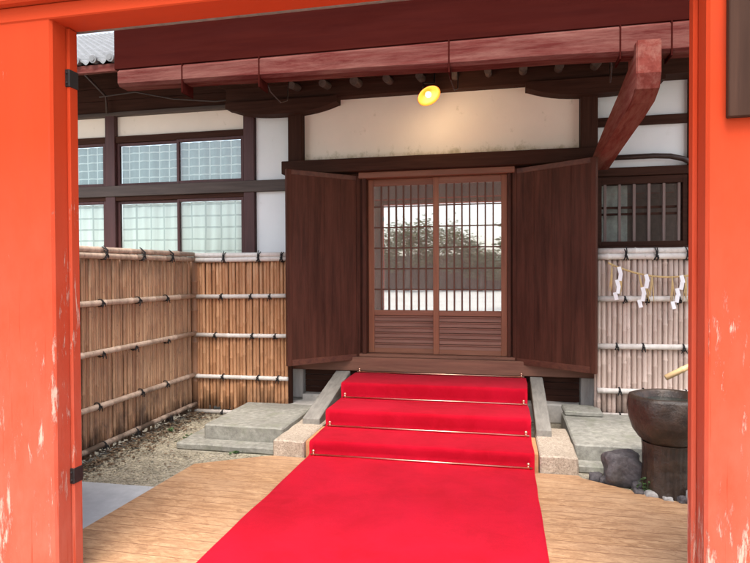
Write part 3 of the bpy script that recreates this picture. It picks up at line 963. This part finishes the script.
def fence(name, label, p0, p1, face, mat, railmat, spacing, zb, zt, rails, ties, capr=0.027, twin=True, missing=0.0, group='bamboo fences beside the porch', rail_r=0.024):
    p0 = Vector(p0); p1 = Vector(p1)
    d = (p1 - p0); L = d.length; d.normalize(); fc = Vector(face)
    f = thing(name, label, 'fence', (p0 + p1) / 2, group)
    bm = B()
    n = int(L / spacing)
    for i in range(n):
        t = (i + 0.5) * spacing
        if random.random() < missing: continue
        a = p0 + d * (t + random.uniform(-0.004, 0.004)) + fc * random.uniform(-0.006, 0.006)
        tilt = d * random.gauss(0, 0.006)
        tint = min(1, max(0, random.gauss(0.52, 0.22)))
        cane(bm, a + Vector((0, 0, zb + random.uniform(-0.05, 0.05))), a + tilt + Vector((0, 0, zt)), spacing * random.uniform(0.43, 0.53), 8, tint, 0.33, 0.003)
    # second rank behind, closes the gaps; low tint paints shade between canes
    for i in range(n):
        a = p0 + d * (i * spacing) - fc * 0.03
        cane(bm, a + Vector((0, 0, zb + 0.04)), a + Vector((0, 0, zt - 0.02)), spacing * 0.48, 6, random.uniform(0.15, 0.35), 0.4)
    build('cane_panel', bm, mat, f, smooth=True)
    for q in (0, 1):
            a = (p0 + d * 0.03) if q == 0 else (p1 - d * 0.03)
            bm = B(); a = a - fc * 0.09
            tube(bm, [a + Vector((0, 0, 0)), a + Vector((0, 0, zt))], 0.04, 10); build('post', bm, M['dark_z'], f, smooth=True)
    if twin and face[0] > 0:
        bm = B(); cane(bm, p1 + Vector((0.012, 0.035, 0)), p1 + Vector((0.012, 0.035, zt)), 0.046, 12, 0.1, 0.4); build('corner_post', bm, mat, f, smooth=True)
    caps = [(zt + 0.0, 0.012)] + ([(zt + capr * 1.9, 0.0)] if twin else [])
    for z, o in caps:
        bm = B(); a = p0 + fc * (0.02 + o); cane(bm, a + Vector((0, 0, z)), p1 + fc * (0.02 + o) + Vector((0, 0, z + 0.004)), capr, 12, 0.8, 0.42, 0.003); build('cap_rail', bm, railmat, f, smooth=True)
    for z in rails:
        bm = B(); o = spacing * 0.5 + rail_r * 0.8
        cane(bm, p0 + fc * o + Vector((0, 0, z)), p1 + fc * o + Vector((0, 0, z + random.uniform(-0.012, 0.012))), rail_r, 12, random.uniform(0.5, 1), 0.45, 0.006)
        build('rail', bm, railmat, f, smooth=True)
        for t in ties:
            tt = t + random.uniform(-0.06, 0.06)
            if not 0.04 < tt < L - 0.03: continue
            bm = B(); knot(bm, p0 + d * tt + fc * o + Vector((0, 0, z)), d, fc, rail_r); build('rope_tie', bm, M['rope'], f)
    for t in ties:
        tt = t + random.uniform(-0.05, 0.05) + 0.05
        bm = B(); knot(bm, p0 + d * tt + fc * 0.028 + Vector((0, 0, zt + 0.01)), d, fc, capr * 1.3, True, True); build('rope_tie', bm, M['rope'], f)
    return f


fence('bamboo_fence', 'long brown bamboo fence running back from the left gate post', (-3.45, 3.0, 0), (-3.45, 6.08, 0), (1, 0, 0), M['fence_brown'], M['rail_brown'], 0.031, 0.06, 1.755,
      (1.345, 0.905, 0.455, 0.095), (0.35, 0.9, 1.45, 2.0, 2.5), missing=0.02, twin=True, rail_r=0.026)
fence('bamboo_fence', 'tan orange bamboo fence between the corner and the left shutter', (-3.42, 6.12, 0), (-2.30, 6.12, 0), (0, -1, 0), M['fence_tan'], M['rail_pale'], 0.041, 0.05, 1.75,
      (1.34, 0.90, 0.435, 0.03), (0.30, 0.75, 0.98), missing=0.0)
fence('bamboo_fence', 'pale grey bamboo fence under the barred window behind the stone basin', (0.93, 6.2, 0), (2.9, 6.2, 0), (0, -1, 0), M['fence_pale'], M['rail_pale'], 0.047, 0.10, 1.745,
      (1.325, 0.86, 0.42, 0.17), (0.20, 0.47, 0.80, 1.2, 1.6), rail_r=0.028, capr=0.03)

# ================================================================ steps and stones
bm = B()
ST = [(4.79, 0.155), (5.285, 0.31), (5.83, 0.465)]
prism(bm, [(4.80, 0.0), (4.80, 0.146), (5.293, 0.146), (5.293, 0.0)], -1.655, 0.285)
prism(bm, [(5.295, 0.0), (5.295, 0.301), (5.84, 0.301), (5.84, 0.456), (6.462, 0.456), (6.462, 0.0)], -1.605, 0.235)
tag(build('entrance_steps', bm, M['step_wood'], loc=(-0.69, 5.6, 0)), 'three wooden entrance steps hidden under the red carpet', 'steps')

bm = B()
# carpet: profile (y, z) of the top surface, laid over floor and steps
prof = [(1.2, 0.034)]
y = 1.2
while y < 4.70: y += 0.09; prof.append((y, 0.034))
prof.append((4.765, 0.036))
for i, (yy, zz) in enumerate(ST):
    z0 = 0.036 if i == 0 else ST[i - 1][1]
    prof += [(yy - 0.004, z0 + 0.012), (yy - 0.008, z0 + 0.05), (yy - 0.010, zz - 0.035), (yy - 0.006, zz - 0.012), (yy + 0.004, zz - 0.002), (yy + 0.02, zz + 0.001)]
    ynext = ST[i + 1][0] if i < 2 else 6.45
    k = 4
    for j in range(1, k): prof.append((yy + (ynext - 0.03 - yy) * j / k, zz + 0.001))
    prof.append((ynext - 0.02, zz + 0.001))
x0, x1 = -1.62, 0.25
nx_ = 44
rows = []
for (yy, zz) in prof:
    row = []
    for i in range(nx_ + 1):
        x = x0 + (x1 - x0) * i / nx_
        k = mnoise.noise(Vector((x * 1.3, yy * 1.3, zz)))
        dz = 0.004 * k + 0.003 * mnoise.noise(Vector((x * 4, yy * 2.2, 3)))
        ex = 0.0
        if i in (0, nx_): ex = 0.011 * mnoise.noise(Vector((yy * 3, i, 0)))
        row.append(bm.verts.new((x + ex, yy - (0.004 * abs(k) if 0.05 < zz and abs(zz - 0.155) > 1e9 else 0), zz + dz)))
    rows.append(row)
for a in range(len(rows) - 1):
    for i in range(nx_):
        bm.faces.new((rows[a][i], rows[a][i + 1], rows[a + 1][i + 1], rows[a + 1][i]))
bmesh.ops.solidify(bm, geom=bm.faces[:], thickness=0.008)
carpet = build('red_carpet', bm, M['carpet'], loc=(-0.69, 4.0, 0.03), smooth=True)
tag(carpet, 'bright red carpet running from the gate up the entrance steps', 'carpet')

# stair rods
rod_lab = ['lowest copper stair rod at the foot of the first carpeted step', 'copper stair rod at the foot of the second carpeted step',
           'copper stair rod at the foot of the third carpeted step', 'topmost copper stair rod just below the door sill']
rod0 = None
for i, (yy, zz) in enumerate(((4.762, 0.046), (5.257, 0.167), (5.802, 0.322), (6.435, 0.476))):
    c = (-0.685, yy, zz)
    if rod0 is None:
        rod0 = thing('stair_rod', rod_lab[0], 'stair rod', c, 'stair rods holding the red carpet')
        bm = B(); tube(bm, [(-1.60, yy, zz), (0.235, yy, zz)], 0.0075, 10); build('rod', bm, M['brass'], rod0, smooth=True)
        for x in (-1.575, 0.205):
            bm = B(); tube(bm, [(x, yy, zz - 0.016), (x, yy - 0.002, zz + 0.004), (x, yy, zz + 0.026)], 0.009, 8)
            t = B(); bmesh.ops.create_uvsphere(t, u_segments=10, v_segments=8, radius=0.014); bmesh.ops.translate(t, verts=t.verts[:], vec=(x, yy, zz + 0.03)); merge(bm, t)
            build('clip', bm, M['brass'], rod0, smooth=True)
    else:
        copy_tree(rod0, c, rod_lab[i])

for nm, x0, x1 in (('left', -1.86, -1.69), ('right', 0.295, 0.425)):
    bm = B()
    prism(bm, [(5.30, 0.10), (5.30, 0.215), (6.468, 0.476), (6.468, 0.30)], x0, x1)
    bmesh.ops.bevel(bm, geom=bm.edges[:], offset=0.006, segments=1, affect='EDGES')
    tag(build('stair_stringer', bm, M['weather_y'], loc=((x0 + x1) / 2, 5.3, 0.1)), 'grey weathered sloping timber along the %s side of the carpeted steps' % nm, 'stair side', 'sloping timbers beside the steps')
for nm, x0, x1 in (('left', -1.935, -1.662), ('right', 0.292, 0.58)):
    bm = B(); rough_block(bm, x0, x1, 4.74, 5.62, 0.0, 0.157, 0.05, 0.007, x0 + 9)
    tag(build('granite_block', bm, M['granite'], loc=((x0 + x1) / 2, 5.1, 0)), 'tan granite block at the %s foot of the carpeted steps' % nm, 'stone block', 'granite blocks beside the steps')
SG = 'grey stone ledges beside the porch'
for lab, a in (('low flat grey stone ledge nearest the gravel, left of the steps', (-2.90, -1.94, 4.80, 5.6, 0.0, 0.062)),
               ('raised grey stone ledge before the tan fence, left of the steps', (-2.72, -1.94, 4.99, 5.95, 0.0, 0.19)),
               ('low grey stone ledge behind the dark rock, right of the steps', (0.585, 2.2, 4.86, 5.1, 0.0, 0.065)),
               ('raised grey stone ledge before the pale fence, right of the steps', (0.585, 2.2, 5.02, 6.15, 0.0, 0.185))):
    bm = B()
    x0, x1, y0, y1, z0, z1 = a
    if z1 < 0.1: y1 = (4.985 if x0 < 0 else 5.015)
    n = 1 if x0 < 0 else 2
    for i in range(n):
        rough_block(bm, x0 + (x1 - x0) * i / n + 0.002, x0 + (x1 - x0) * (i + 1) / n - 0.002, y0, y1, z0, z1, 0.09, 0.006, x0 + i)
    if z1 < 0.1 and x0 < 0:
        rough_block(bm, -2.90, -2.725, 4.987, 5.7, z0, z1, 0.09, 0.006, 4)
    tag(build('stone_ledge', bm, M['stone'], loc=((x0 + x1) / 2, (y0 + y1) / 2, 0)), lab, 'stone ledge', SG)
bm = B(); rough_block(bm, -1.93, -1.88, 5.66, 6.38, 0.0, 0.17, 0.09, 0.006, 8); rough_block(bm, -2.72, -1.94, 5.97, 6.38, 0.0, 0.14, 0.09, 0.006, 8)
tag(build('stone_ledge', bm, M['stone_pale'], loc=(-2.2, 6.1, 0)), 'pale stone footing course below the left porch pillar', 'stone ledge', SG)
bm = B(); rough_block(bm, 0.60, 0.96, 5.98, 6.30, 0.187, 0.235, 0.09, 0.006, 12)
tag(build('stone_ledge', bm, M['stone'], loc=(0.78, 6.1, 0.187)), 'thin flat stone slab under the right porch pillar', 'stone ledge', SG)

# ================================================================ water basin
bx, by = 1.165, 4.53
basin = thing('stone_basin', 'dark wet stone water basin on a fluted pedestal by the right gate post', 'water basin', (bx, by, 0))
bm = B()
lathe(bm, [(0.165, 0.385), (0.20, 0.41), (0.245, 0.47), (0.268, 0.55), (0.268, 0.63), (0.255, 0.69), (0.246, 0.712), (0.225, 0.716), (0.205, 0.70), (0.19, 0.65), (0.15, 0.61), (0.0005, 0.60)], bx, by, 56, 0.12, 2)
build('bowl', bm, M['basin'], basin, smooth=True)
bm = B()
rings = []
seg = 64
for z, r in ((0.0, 0.185), (0.05, 0.178), (0.2, 0.168), (0.34, 0.172), (0.384, 0.178)):
    ring = []
    for k in range(seg):
        a = 2 * math.pi * k / seg
        q = 1 + 0.025 * (abs(math.sin(a * 10)) - 0.5) + 0.03 * mnoise.noise(Vector((math.cos(a), math.sin(a), z * 3)))
        ring.append(bm.verts.new((bx + r * q * math.cos(a), by + r * q * math.sin(a), z)))
    rings.append(ring)
for i in range(len(rings) - 1):
    for k in range(seg):
        bm.faces.new((rings[i][k], rings[i][(k + 1) % seg], rings[i + 1][(k + 1) % seg], rings[i + 1][k]))
bm.faces.new(rings[0][::-1]); bm.faces.new(rings[-1])
build('pedestal', bm, M['basin'], basin)
bm = B(); lathe(bm, [(0.19, 0.664), (0.0005, 0.665)], bx, by, 32); build('water_surface', bm, M['water'], basin)

sp_ = thing('bamboo_spout', 'yellow bamboo water spout slanting down over the stone basin', 'water spout', (1.7, 4.62, 0))
bm = B(); cane(bm, (1.165, 4.60, 0.825), (1.80, 4.66, 1.16), 0.021, 14, 0.6, 0.25); build('tube', bm, M['spout'], sp_, smooth=True)
bm = B(); tube(bm, [(1.80, 4.66, 0.0), (1.80, 4.66, 1.22)], 0.045, 12); build('upright', bm, M['rail'], sp_, smooth=True)

# rocks by the basin
bm = B(); rock(bm, (0.885, 4.66, 0.125), (0.155, 0.12, 0.165), 3.1, 4, 0.22)
tag(build('garden_rock', bm, M['rock'], loc=(0.885, 4.66, 0), smooth=True), 'large purple grey rock left of the stone basin', 'rock')
PS = [((0.70, 4.70, 0.03), 0.05, 'rock', 'small dark stone between the granite block and the large rock'), ((0.76, 4.66, 0.025), 0.04, 'rock', 'dark stone touching the left side of the large rock'),
      ((0.97, 4.56, 0.03), 0.045, 'rock', 'dark stone wedged between the large rock and the basin foot'), ((1.03, 4.42, 0.025), 0.045, 'pebble', 'pale stone at the front of the basin foot'),
      ((1.31, 4.36, 0.05), 0.075, 'pebble', 'pale round stone right of the basin foot beside the gate post'), ((1.36, 4.48, 0.11), 0.07, 'pebble', 'grey white stone behind the pale one right of the basin'),
      ((1.22, 4.335, 0.03), 0.042, 'rock', 'small dark stone before the basin by the board path'), ((1.42, 4.36, 0.05), 0.07, 'rock', 'dark stone beside the basin hidden near the gate post'),
      ((0.95, 4.45, 0.02), 0.035, 'rock', 'tiny dark stone on the path edge under the large rock'), ((1.12, 4.36, 0.02), 0.034, 'pebble', 'tiny grey stone on the path edge before the basin')]
for i, (c, s, mt, lab) in enumerate(PS):
    bm = B(); rock(bm, c, (s * 1.2, s, s * 0.95), i * 2.3 + 1, 3, 0.3)
    tag(build('river_stone', bm, M[mt], loc=c, smooth=True), lab, 'stone', 'stones round the basin')

# ================================================================ rope with paper streamers
rope = thing('straw_rope', 'sagging straw rope with white paper streamers across the pale fence', 'straw rope', (1.4, 6.08, 1.6))
def ropez(x): t = (x - 1.04) / 0.95; return 1.675 - 0.42 * t * (1 - t) - 0.05 * t
bm = B()
pts = [(1.02 + i * 0.06, 6.10, ropez(1.02 + i * 0.06)) for i in range(18)]
for ph in (0, 2.1, 4.2):
    fine = []
    for i in range(120):
        x = 1.02 + i * 1.02 / 119
        a = i * 0.8 + ph
        fine.append((x, 6.105 + 0.0055 * math.cos(a), ropez(x) + 0.0055 * math.sin(a)))
    tube(bm, fine, 0.0058, 5)
build('rope', bm, M['straw'], rope, smooth=True)
for x in (1.13, 1.375, 1.69):
    bm = B(); z = ropez(x) + 0.01
    w0 = 0.036
    lean = random.uniform(-0.02, 0.0)
    for k in range(5):      # folded zig-zag of paper
        xa = x + (k % 2) * 0.028 - 0.014 - k * 0.009 + lean * k
        za = z - k * 0.062
        yo = 6.083 - 0.004 * k
        t = B(); box(t, -w0 / 2, w0 / 2, -0.0008, 0.0008, -0.075, 0.0, 0)
        rot = Matrix.Rotation(R(-14 + 22 * (k % 2)), 4, 'Y') @ Matrix.Rotation(R(random.uniform(-14, 14)), 4, 'Z')
        bmesh.ops.transform(t, matrix=Matrix.Translation((xa, yo, za)) @ rot, verts=t.verts[:]); merge(bm, t)
    build('paper_streamer', bm, M['paper'], rope)
for x in (1.055, 1.14, 1.30, 1.345, 1.42, 1.60, 1.72, 1.755):
    bm = B()
    for q in range(4):
        z = ropez(x); l = random.uniform(0.2, 0.27); dx = random.uniform(-0.02, 0.02) + (0.045 if 1.29 < x < 1.35 else -0.02)
        tube(bm, [(x, 6.10, z + 0.01), (x + dx * 0.4 + q * 0.003, 6.085, z - l * 0.5), (x + dx + q * 0.006, 6.08, z - l)], [0.004, 0.005, 0.0025], 5)
    build('straw_tassel', bm, M['straw'], rope, smooth=True)

# ================================================================ litter, gravel, weeds
bm = B()
lay = bm.verts.layers.float.new('tint')
cnt = 0
while cnt < 3200:
    x = random.uniform(-3.42, -1.95); y = random.uniform(3.86, 6.1)
    if x > -2.55 and y < 4.42: continue
    if x > -2.55 and (y - 4.40) < (x + 2.49) * 0.63: continue
    if x > -2.92 and 4.76 < y: continue
    s = random.uniform(0.006, 0.016)
    t = B(); bmesh.ops.create_icosphere(t, subdivisions=1, radius=s)
    sc = (random.uniform(0.8, 1.4), random.uniform(0.7, 1.2), random.uniform(0.4, 0.8))
    for v in t.verts: v.co = Vector((x + v.co.x * sc[0], y + v.co.y * sc[1], s * 0.25 + v.co.z * sc[2]))
    merge(bm, t); cnt += 1
tag(build('gravel', bm, M['pebbles'], recalc=False), 'loose brown gravel on the earth beside the left bamboo fence', 'gravel', kind='stuff')
def leaf(bm, c, s, rot, tilt):
    m = Matrix.Translation(c) @ Matrix.Rotation(rot, 4, 'Z') @ Matrix.Rotation(tilt, 4, 'X')
    pts = [(-s, 0, 0), (-s * 0.3, s * 0.35, s * 0.1), (s * 0.5, s * 0.25, s * 0.05), (s, 0, 0), (s * 0.5, -s * 0.25, s * 0.08), (-s * 0.3, -s * 0.35, s * 0.05)]
    bm.faces.new([bm.verts.new(m @ Vector(p)) for p in pts])
bm = B()
for i in range(1500):
    y = random.uniform(3.9, 6.05); q = abs(random.gauss(0, 0.16)); x = -3.47 + q
    if x > -2.95 and y > 4.7: continue
    leaf(bm, (x, y, random.uniform(0.008, 0.02 + 0.10 * math.exp(-q * 9) * (0.5 + mnoise.noise(Vector((y * 2, 0, 0)))))), random.uniform(0.012, 0.03), random.random() * 6.3, random.uniform(-0.6, 0.6))
for i in range(70):
    leaf(bm, (random.uniform(-3.2, -2.6), random.uniform(3.95, 4.7), 0.02), random.uniform(0.008, 0.02), random.random() * 6.3, random.uniform(-0.5, 0.5))
tag(build('leaf_litter', bm, M['leaf_dry'], recalc=False), 'dry brown leaves gathered along the foot of the left bamboo fence', 'leaf litter', kind='stuff')
def weed(c, lab, n=26, s=0.05, h=0.1):
    bm = B()
    for i in range(n):
        a = random.random() * 6.28; r = abs(random.gauss(0, s))
        leaf(bm, (c[0] + r * math.cos(a), c[1] + r * math.sin(a), c[2] + random.uniform(0.01, h)), random.uniform(0.012, 0.026), random.random() * 6.3, random.uniform(-1, 1))
    for i in range(5):
        a = random.random() * 6.28
        tube(bm, [(c[0], c[1], 0.001), (c[0] + s * 0.7 * math.cos(a), c[1] + s * 0.7 * math.sin(a), h * 0.8)], 0.002, 4)
    tag(build('weed', bm, M['weed'], loc=(c[0], c[1], 0)), lab, 'weed', 'small weeds')
weed((1.0, 4.46, 0.0), 'small green weed between the large rock and the basin pedestal', 40, 0.045, 0.13)
weed((-2.30, 4.765, 0.0), 'low green weed at the foot of the low left stone ledge', 26, 0.03, 0.03)
weed((-2.95, 5.1, 0.0), 'green weed at the far end of the low left stone ledge', 26, 0.06, 0.05)
weed((-3.25, 5.3, 0.0), 'sparse green weed under the left bamboo fence', 30, 0.025, 0.05)

# ================================================================ trees across the plaza (mirrored in the door glass)
def tree(x, y, h, w, seed, lab):
    random.seed(seed)
    tr = thing('garden_tree', lab, 'tree', (x, y, 0), 'trees across the plaza')
    bm = B()
    tube(bm, [(x, y, 0), (x + 0.1, y, h * 0.3), (x, y + 0.1, h * 0.75)], [0.2, 0.15, 0.05], 8)
    for i in range(6):
        a = random.random() * 6.28; z = h * random.uniform(0.3, 0.6)
        tube(bm, [(x, y, z), (x + w * 0.4 * math.cos(a), y + w * 0.4 * math.sin(a), z + h * 0.2)], [0.07, 0.02], 6)
    build('trunk', bm, M['trunk'], tr, smooth=True)
    bm = B()
    cl = [(random.uniform(-w, w) * 0.6, random.uniform(-w, w) * 0.5, random.uniform(0.35, 0.85) * h) for _ in range(16)]
    for i in range(2600):
        c = random.choice(cl)
        p = Vector((random.gauss(0, 1), random.gauss(0, 1), random.gauss(0, 0.8))) * w * 0.2
        if c[2] + p.z > h or c[2] + p.z < 0.25 * h: continue
        leaf(bm, (x + c[0] + p.x, y + c[1] + p.y, c[2] + p.z), random.uniform(0.1, 0.2), random.random() * 6.3, random.uniform(-1.3, 1.3))
    build('crown', bm, M['leaves'], tr, recalc=False)
TL = 'leafy garden tree beyond the plaza, seen only mirrored in the door glass'
for i, (x, y, h, w) in enumerate(((-13.5, -37, 6.2, 2.6), (-10.5, -39, 6.0, 2.6), (-8.0, -37, 7.2, 2.8), (-5.6, -38, 7.0, 2.6), (-3.4, -39, 5.8, 2.2), (-1.8, -38, 3.6, 1.8), (0.2, -40, 3.4, 1.8), (2.2, -38, 4.6, 2.0), (-16.5, -38, 6, 2.6), (4.5, -37, 5.5, 2.4), (0.75, -14, 5.0, 0.9))):
    tree(x, y, h, w, 100 + i, TL)
random.seed(5)
bm = B(); box(bm, -26, 16, -42.4, -42.2, 0, 3.2, 0)
tag(build('garden_wall', bm, M['grey_beam'], loc=(-5, -42.3, 0)), 'long dark timber wall beyond the trees across the plaza', 'wall')

# ================================================================ camera, light, world
cam = bpy.data.cameras.new('camera')
co = bpy.data.objects.new('camera', cam); COL.objects.link(co)
cam.sensor_fit = 'HORIZONTAL'; cam.sensor_width = 36.0
cam.lens = 586.0 / 750.0 * 36.0
cam.clip_start = 0.05; cam.clip_end = 2000
yaw, pitch, roll = R(12.2), R(-0.886), R(0.244)
fw = Vector((-math.sin(yaw) * math.cos(pitch), math.cos(yaw) * math.cos(pitch), math.sin(pitch)))
r0 = Vector((math.cos(yaw), math.sin(yaw), 0)); u0 = r0.cross(fw)
r_ = r0 * math.cos(roll) - u0 * math.sin(roll); u_ = u0 * math.cos(roll) + r0 * math.sin(roll)
mw = Matrix((r_, u_, -fw)).transposed().to_4x4()
mw.translation = Vector((0, 0, 1.6))
co.matrix_world = mw
SC.camera = co

S = Vector((0.06, -0.46, 0.88)).normalized()      # towards the (veiled) sun
sun = bpy.data.lights.new('sun', 'SUN'); sun.energy = 1.5; sun.angle = R(30); sun.color = (1.0, 0.95, 0.88)
so = bpy.data.objects.new('sun', sun); COL.objects.link(so)
so.rotation_euler = (-S).to_track_quat('-Z', 'Y').to_euler()
so.location = (0, 0, 20)
pt = bpy.data.lights.new('lamp_glow', 'POINT'); pt.energy = 3.0; pt.color = (1.0, 0.72, 0.42); pt.shadow_soft_size = 0.11
po = bpy.data.objects.new('lamp_glow', pt); COL.objects.link(po); po.location = cL + ax * 0.09

wd = bpy.data.worlds.new('World'); SC.world = wd; wd.use_nodes = True
nt = wd.node_tree; nt.nodes.clear()
wo = nt.nodes.new('ShaderNodeOutputWorld'); bg = nt.nodes.new('ShaderNodeBackground'); sk = nt.nodes.new('ShaderNodeTexSky')
sk.sky_type = 'NISHITA'; sk.sun_disc = False
sk.sun_elevation = math.asin(S.z); sk.sun_rotation = math.atan2(S.x, S.y) % (2 * math.pi)
sk.air_density = 1.0; sk.dust_density = 3.0; sk.ozone_density = 1.0
hs = nt.nodes.new('ShaderNodeHueSaturation'); hs.inputs['Saturation'].default_value = 0.6
nt.links.new(sk.outputs[0], hs.inputs['Color']); nt.links.new(hs.outputs[0], bg.inputs[0]); bg.inputs[1].default_value = 0.15
nt.links.new(bg.outputs[0], wo.inputs[0])

SC.view_settings.view_transform = 'Standard'
SC.view_settings.look = 'None'
SC.view_settings.exposure = 1.65
SC.view_settings.gamma = 1.0
SC.view_settings.use_curve_mapping = False
SC.render.engine = 'CYCLES'
SC.cycles.max_bounces = 8
SC.cycles.transparent_max_bounces = 12
